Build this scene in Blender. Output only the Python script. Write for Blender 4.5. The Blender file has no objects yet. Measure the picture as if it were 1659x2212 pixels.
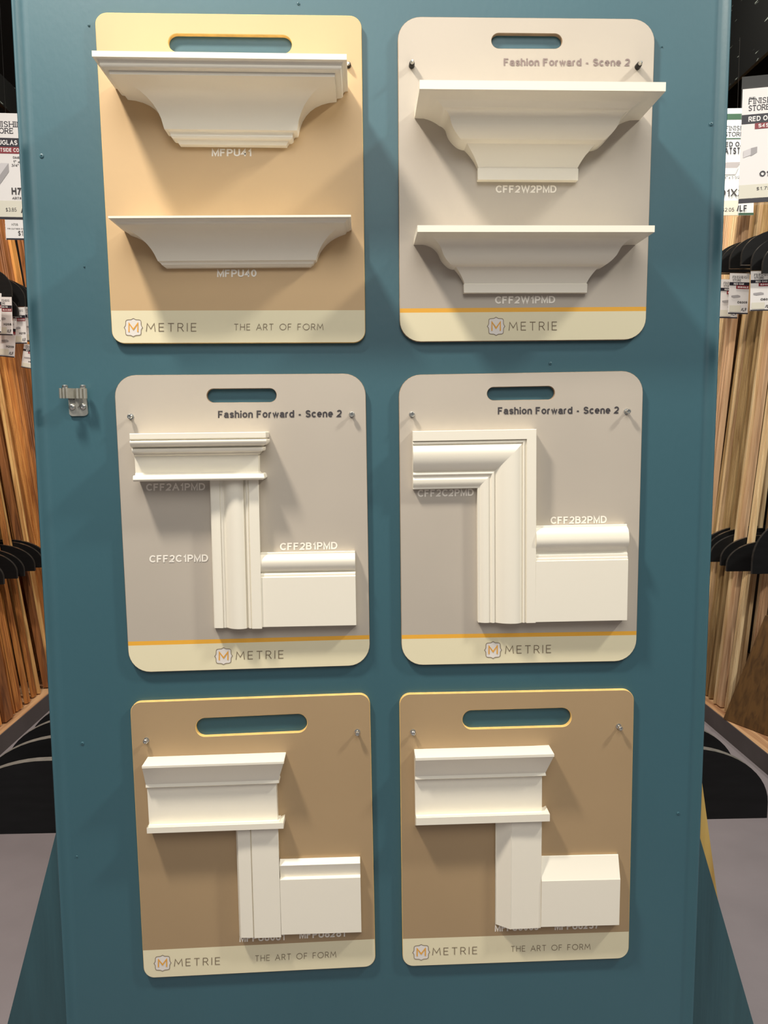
import bpy, bmesh, math, random
from mathutils import Vector, Matrix
from mathutils.geometry import tessellate_polygon

S = bpy.context.scene
COL = S.collection

# ------------------------------------------------------------------ camera
IW, IH, F = 1659.0, 2212.0, 1700.0
def _cam():
    d = Vector((940 - IW/2, 16977 - IH/2, F)).normalized()          # world down seen by the camera
    n = Vector((780 - IW/2, 0, F))
    n.y = -(d.x*n.x + d.z*n.z)/d.y                                   # depth direction, level
    n.normalize()
    x = d.cross(n)
    return x, -d, n                                                  # world X, Z(up), Y(depth) in camera axes
CX, CZ, CY = _cam()
def wdir(px, py):
    c = Vector((px - IW/2, py - IH/2, F))
    return Vector((c.dot(CX), c.dot(CY), c.dot(CZ)))
_l, _r = wdir(86.5, 1106), wdir(1535.5, 1106)
PW = 1.22                                                            # width of the end panel
DIST = PW/(_r.x/_r.y - _l.x/_l.y)
EYE = Vector((-PW/2 - DIST*_l.x/_l.y, -DIST, 1.55))
def hitY(px, py, y):
    w = wdir(px, py); return EYE + w*((y - EYE.y)/w.y)
def hitX(px, py, x):
    w = wdir(px, py); return EYE + w*((x - EYE.x)/w.x)
def hitZ(px, py, z):
    w = wdir(px, py); return EYE + w*((z - EYE.z)/w.z)

cd = bpy.data.cameras.new('camera')
cam = bpy.data.objects.new('camera', cd); COL.objects.link(cam)
cd.sensor_fit = 'VERTICAL'; cd.sensor_height = 24.0; cd.lens = F/IH*24.0
cd.clip_start = 0.02
xa = Vector((CX.x, CY.x, CZ.x)); ya = -Vector((CX.y, CY.y, CZ.y)); za = -Vector((CX.z, CY.z, CZ.z))
M = Matrix((xa, ya, za)).transposed().to_4x4(); M.translation = EYE
cam.matrix_world = M
S.camera = cam

# ------------------------------------------------------------------ light
S.view_settings.view_transform = 'Standard'
S.view_settings.look = 'None'
S.view_settings.exposure = 0.0
S.view_settings.gamma = 1.0
S.view_settings.use_curve_mapping = False
w = bpy.data.worlds.new('store_ambient'); S.world = w; w.use_nodes = True
w.node_tree.nodes['Background'].inputs[0].default_value = (0.92, 0.96, 1.0, 1)
w.node_tree.nodes['Background'].inputs[1].default_value = 0.20
def lamp(name, loc, target, power, size, col):
    l = bpy.data.lights.new(name, 'AREA'); l.shape = 'DISK'; l.size = size; l.energy = power; l.color = col
    o = bpy.data.objects.new(name, l); COL.objects.link(o); o.location = loc
    o.rotation_euler = (Vector(target) - Vector(loc)).to_track_quat('-Z', 'Y').to_euler()
    return o
lamp('ceiling_or_fill_lamp', (-1.15, -0.95, 3.85), (0, 0, 1.5), 92, 0.30, (1.0, 0.91, 0.79))
lamp('ceiling_or_fill_lamp', (2.5, -1.1, 4.0), (0, 0, 1.4), 80, 0.34, (1.0, 0.96, 0.86))
lamp('ceiling_or_fill_lamp', (0.0, -3.2, 3.95), (0, 0, 1.5), 74, 2.2, (1.0, 0.96, 0.90))  # added broad frontal fill, standing in for store bounce light
lamp('ceiling_or_fill_lamp', (-1.5, 2.6, 4.3), (-1.9, 3.0, 1.2), 55, 0.4, (1.0, 0.90, 0.76))
lamp('ceiling_or_fill_lamp', (1.45, 2.2, 4.3), (2.0, 2.8, 1.2), 74, 0.4, (1.0, 0.92, 0.80))

# ------------------------------------------------------------------ materials
def lin(c):
    return tuple((v/255/12.92 if v/255 <= .04045 else ((v/255 + .055)/1.055)**2.4) for v in c)
MATS = {}
def mat(name, rgb, rough=.5, metal=0.0, spec=.5, noise=0.0, nscale=8.0, bump=0.0, bscale=200.0, stretch=None, coat=0.0):
    if name in MATS: return MATS[name]
    m = bpy.data.materials.new(name); m.use_nodes = True; nt = m.node_tree
    b = nt.nodes['Principled BSDF']
    c = lin(rgb) + (1,)
    b.inputs['Base Color'].default_value = c
    b.inputs['Roughness'].default_value = rough
    b.inputs['Metallic'].default_value = metal
    b.inputs['Specular IOR Level'].default_value = spec
    b.inputs['Coat Weight'].default_value = coat
    if noise or bump:
        tc = nt.nodes.new('ShaderNodeTexCoord'); mp = nt.nodes.new('ShaderNodeMapping')
        nt.links.new(tc.outputs['Object'], mp.inputs[0])
        if stretch: mp.inputs['Scale'].default_value = stretch
    if noise:
        n = nt.nodes.new('ShaderNodeTexNoise'); n.inputs['Scale'].default_value = nscale; n.inputs['Detail'].default_value = 6
        nt.links.new(mp.outputs[0], n.inputs['Vector'])
        r = nt.nodes.new('ShaderNodeValToRGB')
        r.color_ramp.elements[0].position = .3; r.color_ramp.elements[1].position = .7
        r.color_ramp.elements[0].color = tuple(v*(1-noise) for v in c[:3]) + (1,)
        r.color_ramp.elements[1].color = tuple(min(1, v*(1+noise)) for v in c[:3]) + (1,)
        nt.links.new(n.outputs[0], r.inputs[0]); nt.links.new(r.outputs[0], b.inputs['Base Color'])
    if bump:
        n2 = nt.nodes.new('ShaderNodeTexNoise'); n2.inputs['Scale'].default_value = bscale; n2.inputs['Detail'].default_value = 3
        nt.links.new(mp.outputs[0], n2.inputs['Vector'])
        bp = nt.nodes.new('ShaderNodeBump'); bp.inputs['Strength'].default_value = bump; bp.inputs['Distance'].default_value = .002
        nt.links.new(n2.outputs[0], bp.inputs['Height']); nt.links.new(bp.outputs[0], b.inputs['Normal'])
    MATS[name] = m
    return m

def wood(name, rgb, dark, scale=1.0, axis='Z'):
    if name in MATS: return MATS[name]
    m = bpy.data.materials.new(name); m.use_nodes = True; nt = m.node_tree; b = nt.nodes['Principled BSDF']
    tc = nt.nodes.new('ShaderNodeTexCoord'); mp = nt.nodes.new('ShaderNodeMapping')
    nt.links.new(tc.outputs['Object'], mp.inputs[0])
    st = {'Z': (38, 38, 1.1), 'Y': (38, 1.6, 38)}[axis]
    mp.inputs['Scale'].default_value = tuple(v*scale for v in st)
    n = nt.nodes.new('ShaderNodeTexNoise'); n.inputs['Scale'].default_value = 1.0; n.inputs['Detail'].default_value = 8; n.inputs['Distortion'].default_value = .7
    nt.links.new(mp.outputs[0], n.inputs['Vector'])
    r = nt.nodes.new('ShaderNodeValToRGB')
    r.color_ramp.elements[0].position = .36; r.color_ramp.elements[1].position = .60
    r.color_ramp.elements[0].color = lin(dark) + (1,); r.color_ramp.elements[1].color = lin(rgb) + (1,)
    nt.links.new(n.outputs[0], r.inputs[0]); nt.links.new(r.outputs[0], b.inputs['Base Color'])
    b.inputs['Roughness'].default_value = .55
    MATS[name] = m
    return m

TEAL = mat('teal_paint', (53, 93, 104), .47, spec=.6, noise=.05, nscale=2.5, bump=.10, bscale=120, stretch=(1, 1, .45))
TEALROUGH = mat('teal_painted_plywood', (50, 84, 92), .6, noise=.16, nscale=5, bump=.5, bscale=30, stretch=(6, 6, .35))
WHITE = mat('white_moulding_paint', (236, 230, 214), .38, spec=.5, bump=.03, bscale=90)
EDGE_Y = mat('yellow_fibreboard_edge', (228, 188, 112), .7, noise=.12, nscale=60)
EDGE_B = mat('brown_fibreboard_edge', (150, 128, 104), .75, noise=.15, nscale=60)
INK_DARK = mat('dark_grey_ink', (62, 58, 60), .6)
INK_BROWN = mat('warm_grey_ink', (122, 106, 84), .6)
INK_TAUPE = mat('taupe_ink', (132, 116, 112), .6)
INK_WHITE = mat('cream_white_ink', (240, 234, 222), .55)
INK_DIM = mat('dim_white_ink', (236, 229, 217), .6)  # slightly darker white, on lettering just below the mouldings
ORANGE = mat('orange_ink', (230, 164, 50), .6)
BADGE = mat('badge_grey', (226, 220, 212), .6)
STEEL = mat('zinc_steel', (205, 205, 200), .28, metal=.95)
STEEL2 = mat('brushed_steel', (190, 188, 178), .42, metal=.8, noise=.1, nscale=40)
SCREWBLACK = mat('black_screw', (40, 38, 36), .35, metal=.6)
BLACKPLY = mat('black_painted_plywood', (13, 13, 14), .55, spec=.25, noise=.3, nscale=14, stretch=(1, 1, 6))
BLACKEDGE = mat('highlit_black_edge', (52, 50, 48), .22, spec=.8, noise=.3, nscale=30)  # glossy black edge; part of its highlight is painted in as lighter grey
BLACKWEAR = mat('grey_worn_edge', (104, 100, 94), .6, noise=.2, nscale=40)
SCUFF = mat('scuffed_black_paint', (14, 15, 15), .5, spec=.3)
def _scuff(m):
    nt = m.node_tree; b = nt.nodes['Principled BSDF']
    tc = nt.nodes.new('ShaderNodeTexCoord'); mp = nt.nodes.new('ShaderNodeMapping'); mp.inputs['Scale'].default_value = (30, 9, 55)
    n = nt.nodes.new('ShaderNodeTexNoise'); n.inputs['Scale'].default_value = 1; n.inputs['Detail'].default_value = 4
    r = nt.nodes.new('ShaderNodeValToRGB'); r.color_ramp.elements[0].position = .66; r.color_ramp.elements[1].position = .74
    r.color_ramp.elements[0].color = lin((14, 15, 15)) + (1,); r.color_ramp.elements[1].color = lin((120, 128, 122)) + (1,)
    nt.links.new(tc.outputs['Object'], mp.inputs[0]); nt.links.new(mp.outputs[0], n.inputs['Vector']); nt.links.new(n.outputs[0], r.inputs[0]); nt.links.new(r.outputs[0], b.inputs['Base Color'])
_scuff(SCUFF)
RUBBER = mat('dark_rubber', (50, 50, 48), .7)
PAPER = mat('white_card', (240, 236, 234), .35, spec=.5)
PAPER_C = mat('pale_blue_card', (226, 232, 232), .4)
STICKER = mat('cream_price_sticker', (226, 222, 206), .5)
TAGBLACK = mat('tag_black_ink', (34, 32, 44), .45)
TAGRED = mat('tag_maroon_ink', (140, 42, 52), .45)
TAGGREEN = mat('tag_green_ink', (44, 84, 62), .45)
TAGGREY = mat('tag_grey_ink', (168, 164, 166), .5)
TAGLIGHT = mat('tag_light_grey_ink', (214, 210, 212), .5)
def plastic():
    m = bpy.data.materials.new('clear_plastic_sleeve'); m.use_nodes = True; b = m.node_tree.nodes['Principled BSDF']
    b.inputs['Base Color'].default_value = (.9, .92, .92, 1); b.inputs['Roughness'].default_value = .15
    b.inputs['Alpha'].default_value = .09
    return m
PLASTIC = plastic()

def board_mat(name, face, band, stripe, z_band, z_stripe, ang):
    """printed face: field colour, cream footer band and an optional orange rule; z in the board's own tilted frame"""
    m = bpy.data.materials.new(name); m.use_nodes = True; nt = m.node_tree; b = nt.nodes['Principled BSDF']
    tc = nt.nodes.new('ShaderNodeTexCoord'); mp = nt.nodes.new('ShaderNodeMapping')
    mp.inputs['Rotation'].default_value = (0, ang, 0)
    nt.links.new(tc.outputs['Object'], mp.inputs[0])
    sp = nt.nodes.new('ShaderNodeSeparateXYZ'); nt.links.new(mp.outputs[0], sp.inputs[0])
    def below(z):
        n = nt.nodes.new('ShaderNodeMath'); n.operation = 'LESS_THAN'; n.inputs[1].default_value = z
        nt.links.new(sp.outputs['Z'], n.inputs[0]); return n
    n = nt.nodes.new('ShaderNodeTexNoise'); n.inputs['Scale'].default_value = 4
    nt.links.new(tc.outputs['Object'], n.inputs['Vector'])
    r = nt.nodes.new('ShaderNodeValToRGB')
    c = lin(face)
    r.color_ramp.elements[0].position = .35; r.color_ramp.elements[1].position = .65
    r.color_ramp.elements[0].color = tuple(v*.97 for v in c) + (1,); r.color_ramp.elements[1].color = tuple(v*1.03 for v in c) + (1,)
    nt.links.new(n.outputs[0], r.inputs[0])
    last = r.outputs[0]
    if stripe:
        mx = nt.nodes.new('ShaderNodeMix'); mx.data_type = 'RGBA'
        nt.links.new(below(z_stripe).outputs[0], mx.inputs[0]); nt.links.new(last, mx.inputs[6]); mx.inputs[7].default_value = lin(stripe) + (1,)
        last = mx.outputs[2]
    mx = nt.nodes.new('ShaderNodeMix'); mx.data_type = 'RGBA'
    nt.links.new(below(z_band).outputs[0], mx.inputs[0]); nt.links.new(last, mx.inputs[6]); mx.inputs[7].default_value = lin(band) + (1,)
    nt.links.new(mx.outputs[2], b.inputs['Base Color'])
    b.inputs['Roughness'].default_value = .48; b.inputs['Specular IOR Level'].default_value = .4
    return m

# ------------------------------------------------------------------ helpers
def base(parent):
    p = Vector((0, 0, 0))
    while parent is not None:
        p = p + parent.location; parent = parent.parent
    return p
def obj(name, verts, faces, m, parent=None, smooth=None, loc=None, fm=None, label=None):
    """one mesh object; verts are world points"""
    o0 = base(parent) + (Vector(loc) if loc is not None else Vector((0, 0, 0)))
    me = bpy.data.meshes.new(name)
    me.from_pydata([Vector(v) - o0 for v in verts], [], faces)
    for k in (m if isinstance(m, (list, tuple)) else [m]): me.materials.append(k)
    if fm: me.polygons.foreach_set('material_index', fm)
    bm = bmesh.new(); bm.from_mesh(me); bmesh.ops.recalc_face_normals(bm, faces=bm.faces); bm.to_mesh(me); bm.free()
    if smooth is not None:
        me.polygons.foreach_set('use_smooth', [True]*len(me.polygons)); me.set_sharp_from_angle(angle=math.radians(smooth))
    me.update()
    o = bpy.data.objects.new(name, me); COL.objects.link(o)
    if parent is not None: o.parent = parent
    if loc is not None: o.location = loc
    if label: o['label'] = label
    return o
def thing(name, label, cat, loc, group=None):
    o = bpy.data.objects.new(name, None); COL.objects.link(o); o.location = loc; o.empty_display_size = .05
    o['label'] = label; o['category'] = cat
    if group: o['group'] = group
    return o
def tag(o, label, cat, group=None):
    o['label'] = label; o['category'] = cat
    if group: o['group'] = group
    return o
def structure(o):
    o['kind'] = 'structure'; return o
class Geo:
    def __init__(s): s.v = []; s.f = []; s.m = []
    def add(s, v, f, mi=0):
        k = len(s.v); s.v += [Vector(p) for p in v]; s.f += [tuple(i + k for i in q) for q in f]; s.m += [mi]*len(f); return s
    def box(s, a, b, mi=0):
        x0, y0, z0 = a; x1, y1, z1 = b
        return s.add([(x0,y0,z0),(x1,y0,z0),(x1,y1,z0),(x0,y1,z0),(x0,y0,z1),(x1,y0,z1),(x1,y1,z1),(x0,y1,z1)],
                     [(0,3,2,1),(4,5,6,7),(0,1,5,4),(1,2,6,5),(2,3,7,6),(3,0,4,7)], mi)
    def prism(s, pts, off, mi=0, mi_side=None, mi_back=None):
        """closed polygon of 3-D points pushed along off"""
        n = len(pts); off = Vector(off)
        tri = tessellate_polygon([[Vector(p) for p in pts]])
        s.add(pts, tri, mi)
        s.add([Vector(p) + off for p in pts], tri, mi if mi_back is None else mi_back)
        s.add(list(pts) + [Vector(p) + off for p in pts], [(i, (i+1) % n, n + (i+1) % n, n + i) for i in range(n)], mi if mi_side is None else mi_side)
        return s
    def lathe(s, origin, axis, prof, n=14, mi=0):
        """prof: (radius, height along axis)"""
        a = Vector(axis).normalized(); t = a.orthogonal().normalized(); b = a.cross(t); o = Vector(origin)
        v = []
        for r, h in prof:
            for k in range(n):
                th = 2*math.pi*k/n
                v.append(o + a*h + (t*math.cos(th) + b*math.sin(th))*r)
        f = [(i*n + k, i*n + (k+1) % n, (i+1)*n + (k+1) % n, (i+1)*n + k) for i in range(len(prof)-1) for k in range(n)]
        f.append(tuple(range((len(prof)-1)*n, len(prof)*n))); f.append(tuple(reversed(range(n))))
        return s.add(v, f, mi)
    def build(s, name, m, parent=None, smooth=None, loc=None, label=None):
        return obj(name, s.v, s.f, m, parent, smooth, loc, s.m, label)

def arc_pts(a, b, bulge, n=8):
    """points from a to b (a excluded) along a parabola-like bow; bulge to the left of a->b is positive"""
    a = Vector(a); b = Vector(b); d = b - a; nrm = Vector((-d.y, d.x))
    return [tuple(a + d*t + nrm*bulge*4*t*(1-t)) for t in [(i+1)/n for i in range(n)]]
def path(*items):
    """profile maker: (x, y) straight, (x, y, bulge) bowed"""
    out = [items[0][:2]]
    for it in items[1:]:
        if len(it) == 2: out.append(it)
        else: out += arc_pts(out[-1], it[:2], it[2])
    return out

# ------------------------------------------------------------------ lettering
def ell(cx, cy, rx, ry, a0, a1, n=12):
    return [(cx + rx*math.cos(math.radians(a0 + (a1-a0)*k/n)), cy + ry*math.sin(math.radians(a0 + (a1-a0)*k/n))) for k in range(n+1)]
def _bowl(x, y0, y1, w):
    r = (y1-y0)/2; return [(x, y1)] + ell(w - r*.9, (y0+y1)/2, r*.9, r, 90, -90, 10) + [(x, y0)]
_S = [(.52,.78)] + ell(.28,.76,.235,.24,15,180,8)[1:] + [(.07,.64),(.16,.55),(.40,.46),(.51,.37)] + ell(.28,.24,.26,.24,10,-165,9)
def _s(k, w): return [(x*w, y*k) for x, y in _S]
XH = .72
STROKE = {
 'A': (.70, [[(0,0),(.35,1),(.70,0)], [(.12,.34),(.58,.34)]]),
 'B': (.56, [[(0,0),(0,1)], _bowl(0,.53,1,.52), _bowl(0,0,.53,.56)]),
 'C': (.66, [ell(.36,.5,.36,.5,40,320,20)]),
 'D': (.64, [[(0,0),(0,1)], [(0,1),(.28,1)] + ell(.28,.5,.36,.5,90,-90,14)[1:] + [(0,0)]]),
 'E': (.54, [[(.54,1),(0,1),(0,0),(.54,0)], [(0,.52),(.49,.52)]]),
 'F': (.52, [[(.52,1),(0,1),(0,0)], [(0,.5),(.44,.5)]]),
 'G': (.70, [ell(.37,.5,.37,.5,42,330,20) + [(.70,.28),(.70,.47),(.42,.47)]]),
 'H': (.60, [[(0,0),(0,1)], [(.60,0),(.60,1)], [(0,.52),(.60,.52)]]),
 'I': (.02, [[(.01,0),(.01,1)]]),
 'K': (.60, [[(0,0),(0,1)], [(.56,1),(0,.38)], [(.18,.58),(.60,0)]]),
 'L': (.48, [[(0,1),(0,0),(.48,0)]]),
 'M': (.70, [[(0,0),(0,1),(.35,.05),(.70,1),(.70,0)]]),
 'N': (.60, [[(0,0),(0,1),(.60,0),(.60,1)]]),
 'O': (.74, [ell(.37,.5,.37,.5,0,360,28)]),
 'P': (.54, [[(0,0),(0,1)], _bowl(0,.44,1,.54)]),
 'R': (.58, [[(0,0),(0,1)], _bowl(0,.47,1,.54), [(.30,.47),(.58,0)]]),
 'S': (.55, [_S]),
 'T': (.58, [[(0,1),(.58,1)], [(.29,1),(.29,0)]]),
 'U': (.58, [[(0,1),(0,.3)] + ell(.29,.28,.29,.28,180,360,12) + [(.58,.3),(.58,1)]]),
 'W': (.96, [[(0,1),(.24,0),(.48,1),(.72,0),(.96,1)]]),
 'X': (.60, [[(0,0),(.60,1)], [(0,1),(.60,0)]]),
 '0': (.50, [ell(.25,.5,.25,.5,0,360,22)]),
 '1': (.28, [[(0,.72),(.14,.80),(.24,1),(.24,0)]]),
 '2': (.50, [ell(.25,.73,.24,.27,165,-20,10) + [(.40,.45),(.08,.12),(0,0),(.5,0)]]),
 '3': (.50, [ell(.24,.755,.22,.245,160,-90,10), ell(.24,.255,.26,.255,90,-165,11)]),
 '4': (.52, [[(.38,0),(.38,1),(0,.28),(.52,.28)]]),
 '5': (.50, [[(.45,1),(.10,1),(.05,.52)] + ell(.23,.30,.26,.30,120,-160,12)]),
 '6': (.50, [ell(.25,.30,.25,.30,0,360,18), ell(.34,.45,.34,.55,62,188,9)]),
 '7': (.50, [[(0,1),(.5,1),(.30,.5),(.18,0)]]),
 '8': (.50, [ell(.25,.76,.21,.24,0,360,18), ell(.25,.27,.25,.27,0,360,18)]),
 '9': (.50, [ell(.25,.70,.25,.30,0,360,18), ell(.16,.55,.34,.55,-118,8,9)]),
 'a': (.46, [[(.02,.53)] + ell(.23,.52,.20,.20,150,0,8) + [(.43,.12),(.46,0)], [(.43,.44),(.22,.40)] + ell(.19,.20,.19,.20,90,300,9) + [(.36,.10),(.43,.2)]]),
 'c': (.46, [ell(.26,.36,.26,.36,45,315,16)]),
 'd': (.48, [[(.48,1),(.48,0)], ell(.24,.36,.24,.36,0,360,20)]),
 'e': (.48, [[(.02,.36),(.47,.36)] + ell(.24,.36,.24,.36,8,315,18)]),
 'h': (.44, [[(0,0),(0,1)], [(0,.40)] + ell(.22,.48,.22,.24,165,0,9) + [(.44,0)]]),
 'i': (.02, [[(.01,0),(.01,.72)], [(.01,.86),(.01,1)]]),
 'n': (.44, [[(0,0),(0,.72)], [(0,.40)] + ell(.22,.48,.22,.24,165,0,9) + [(.44,0)]]),
 'o': (.50, [ell(.25,.36,.25,.36,0,360,20)]),
 'r': (.26, [[(0,0),(0,.72)], [(0,.42)] + ell(.20,.48,.20,.24,175,70,6)]),
 's': (.42, [_s(XH, .78)]),
 'w': (.70, [[(0,.72),(.18,0),(.35,.72),(.52,0),(.70,.72)]]),
 '-': (.30, [[(0,.33),(.30,.33)]]),
 '/': (.30, [[(0,-.05),(.30,1.05)]]),
 '$': (.52, [_s(.9, .92), [(.25,-.12),(.25,1.05)]]),
 '.': (.02, [[(.01,.0),(.01,.06)]]), '"': (.16, [[(0,1),(0,.75)], [(.16,1),(.16,.75)]]), '#': (.5, [[(.15,0),(.22,1)], [(.35,0),(.42,1)], [(0,.35),(.5,.35)], [(0,.68),(.5,.68)]]),
 'x': (.4, [[(0,0),(.4,.66)], [(0,.66),(.4,0)]]),
 ' ': (.12, []),
}
LIGHT = dict(STROKE)
LIGHT.update({'M': (.95, [[(0,0),(.1,1),(.475,.28),(.85,1),(.95,0)]]), 'A': (.8, [[(0,0),(.4,1),(.8,0)], [(.13,.33),(.67,.33)]]),
 'O': (1.0, [ell(.5,.5,.5,.5,0,360,28)]), 'T': (.66, [[(0,1),(.66,1)], [(.33,1),(.33,0)]]), 'H': (.68, [[(0,0),(0,1)], [(.68,0),(.68,1)], [(0,.52),(.68,.52)]]), ' ': (.36, [])})
def ribbon(pl, t):
    """flat mitred ribbon of width t along a 2-D polyline"""
    n = len(pl); P = [Vector(p) for p in pl]; closed = (P[0] - P[-1]).length < 1e-6
    L, R = [], []
    for i in range(n):
        if closed: a = P[i-1] if i > 0 else P[-2]; b = P[i+1] if i < n-1 else P[1]
        else: a = P[max(i-1, 0)]; b = P[min(i+1, n-1)]
        d1 = (P[i] - a); d2 = (b - P[i])
        if d1.length < 1e-9: d1 = d2
        if d2.length < 1e-9: d2 = d1
        d1 = d1.normalized(); d2 = d2.normalized()
        n1 = Vector((-d1.y, d1.x)); n2 = Vector((-d2.y, d2.x)); mm = (n1 + n2)
        mm = n1 if mm.length < .1 else mm.normalized()
        k = min(1/max(mm.dot(n1), .25), 2.2)
        L.append(P[i] + mm*t/2*k); R.append(P[i] - mm*t/2*k)
    v = L + R
    f = [(i, i+1, n+i+1, n+i) for i in range(n-1)]
    return v, f
def stroke_text(s, t=.1, gap=.3, serif=False, table=None):
    """2-D geometry of a line of stroke lettering, normalised to x 0..1 and cap height 0..1"""
    x = 0; V = []; Fc = []; tb = table or STROKE; lay = [0]
    def put(v, f):
        k = len(V); lay[0] += 1; V.extend(Vector((p.x + x, p.y, lay[0] % 7)) for p in v); Fc.extend(tuple(i+k for i in q) for q in f)
    for ch in s:
        wd, pls = tb[ch]
        for pl in pls:
            q = [(a, t/2 + b*(1-t)) for a, b in pl]
            if q[0] != q[-1] and (Vector(q[0]) - Vector(q[-1])).length > 1e-6:          # open ends run to the full height
                for e, nb in ((0, 1), (-1, -2)):
                    if pl[e][1] in (0, 1) and abs(pl[e][1] - pl[nb][1]) > .02:
                        d = (Vector(q[e]) - Vector(q[nb])); d = d*(t/2/max(abs(d.y), 1e-6)); q[e] = (q[e][0] + d.x, q[e][1] + d.y)
            put(*ribbon(q, t))
            if serif:
                for e, nb in ((pl[0], pl[1]), (pl[-1], pl[-2])):
                    if abs(e[0]-nb[0]) < .01 and e[1] in (0, 1):
                        yy = .045 if e[1] == 0 else .955
                        put(*ribbon([(e[0]-t*1.1, yy), (e[0]+t*1.1, yy)], .09))
                    elif abs(e[1]-nb[1]) < .01 and e[1] in (0, 1):
                        sg = -1 if e[1] == 1 else 1
                        put(*ribbon([(e[0], e[1]), (e[0], e[1]+sg*.28)], .09))
        x += wd + gap
    x -= gap
    return [Vector((p.x/x, p.y, p.z)) for p in V], Fc
def font_text(s, bold=0.0):
    t = .135 if bold < .005 else .155 if bold < .015 else .20
    return stroke_text(s, t, .10 + t)
def letters_px(name, geo2d, l, r, cap, y, m, parent, label=None):
    """lettering laid on the plane at depth y, baseline from photo point l to r, cap height in photo pixels"""
    V, Fc = geo2d
    dx = r[0]-l[0]; dy = r[1]-l[1]; k = dy/dx
    pts = [hitY(l[0] + v.x*dx + v.y*cap*k*-0.0, l[1] + v.x*dy - v.y*cap, y - v.z*.00005) for v in V]
    return obj(name, pts, Fc, m, parent, label=label)

# ------------------------------------------------------------------ the setting
fl = Geo().add([(-6,-4,0),(6,-4,0),(6,9,0),(-6,9,0),(-6,-4,-.1),(6,-4,-.1),(6,9,-.1),(-6,9,-.1)],
               [(0,1,2,3),(4,7,6,5),(0,4,5,1),(1,5,6,2),(2,6,7,3),(3,7,4,0)])
structure(fl.build('floor', mat('grey_concrete', (142, 134, 138), .55, noise=.10, nscale=3.0, bump=.15, bscale=60)))
WALLD = mat('dark_store_wall', (112, 100, 86), .8, noise=.1)
structure(Geo().box((-6,8.9,0),(6,9,5)).build('wall_back', WALLD))
structure(Geo().box((-6.1,-4,0),(-6,9,5)).build('wall_left', WALLD))
structure(Geo().box((6,-4,0),(6.1,9,5)).build('wall_right', WALLD))
structure(Geo().box((-6,2.2,5),(6,9,5.1)).build('ceiling', mat('dark_ceiling', (52, 50, 48), .9)))

# ------------------------------------------------------------------ the gondola with its teal end panel
gon = thing('display_gondola', 'teal painted display gondola whose tall end panel carries six sample boards', 'display stand', (0, .4, 0))
HW = PW/2
TR = .017                                                            # trim width
panel = Geo().box((-HW+TR*.6, 0, 0), (HW-TR*.6, .018, 2.46)).build('end_panel', TEAL, gon)
def trim(sgn):
    # rounded corner strip standing a little proud of the panel
    prof = [(HW-TR-.008, 0.0), (HW-TR-.004, -.0002), (HW-TR, -.0010), (HW-TR*.78, -.0032), (HW-TR*.5, -.0072), (HW-.0055, -.0104), (HW-.003, -.0108), (HW-.001, -.0085), (HW, -.003), (HW, .03), (HW-TR-.008, .03)]
    pts = [Vector((sgn*x, y, 0)) for x, y in prof]
    return Geo().prism(pts, (0, 0, 2.46)).build('edge_trim', TEAL, gon, smooth=50)
trim(-1); trim(1)
# the wider, sloping plywood end frame behind the panel
YF = .034
def PZ(px, py, y): p = hitY(px, py, y); return p.x, p.z
l0 = PZ(122, 1795, YF); l1 = PZ(16, 2212, YF); r0 = PZ(1505, 1785, YF); r1 = PZ(1628, 2212, YF)
def ext(a, b, z): t = (z - a[1])/(b[1]-a[1]); return (a[0] + (b[0]-a[0])*t, z)
top_z = 1.15
fr = [ext(l0, l1, 0), ext(r0, r1, 0), ext(r0, r1, top_z), ext(l0, l1, top_z)]
Geo().prism([Vector((x, YF, z)) for x, z in fr], (0, .019, 0)).build('end_frame', TEALROUGH, gon)
yr = .058
q = [PZ(1480, 1700, yr), PZ(1524, 1745, yr), PZ(1553, 1960, yr), PZ(1500, 1960, yr)]
q = [(HW-.06, ext(q[1], q[2], .95)[1]), ext(q[1], q[2], .95), ext(q[1], q[2], .28), (HW-.06, .28)]
Geo().prism([Vector((x, yr, z)) for x, z in q], (0, .018, 0)).build('brace', wood('raw_plywood_brace', (206, 172, 96), (184, 146, 78)), gon, label='raw yellowish plywood brace')
Geo().box((-.30, .018, 0), (.30, 2.2, 2.3)).build('core', mat('dark_gondola_core', (50, 52, 52), .7), gon)
def fin(name, side, xtip, xback, y, zb, zt, parent, t=.018, em=BLACKEDGE, rx=.62, n=14, fillet=0):
    """upright divider board across the aisle direction; front upper corner is a large quarter round"""
    h = zt - zb; R = abs(xtip - xback)*rx
    pts = [(xback, zb), (xtip - side*.0, zb)]
    pts.append((xtip, zb + h*.22))
    for k in range(1, n+1):
        a = math.pi/2*k/n
        pts.append((xtip - side*R*(1-math.cos(a)), zb + h*.22 + h*.78*math.sin(a)))
    pts.append((xback, zt))
    P = [Vector((x, y, z)) for x, z in pts]
    return Geo().prism(P, (0, t, 0), 0, 1).build(name, [BLACKPLY, em], parent)
for (sd, tips) in ((1, [(.130,), (.275,), (.42,), (.565,)]), (-1, [(.130,), (.255,), (.38,), (.505,)])):
    for i, (yy,) in enumerate(tips):
        pt = hitY(1657, 1767, .13); zb = pt.z; zt = hitY(1511, 1617, .13).z
        xt = pt.x if sd == 1 else -pt.x - .06
        fin('divider', sd, xt, sd*.30, yy, zb, zt, gon, t=.019, em=BLACKWEAR, rx=.34)
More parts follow.
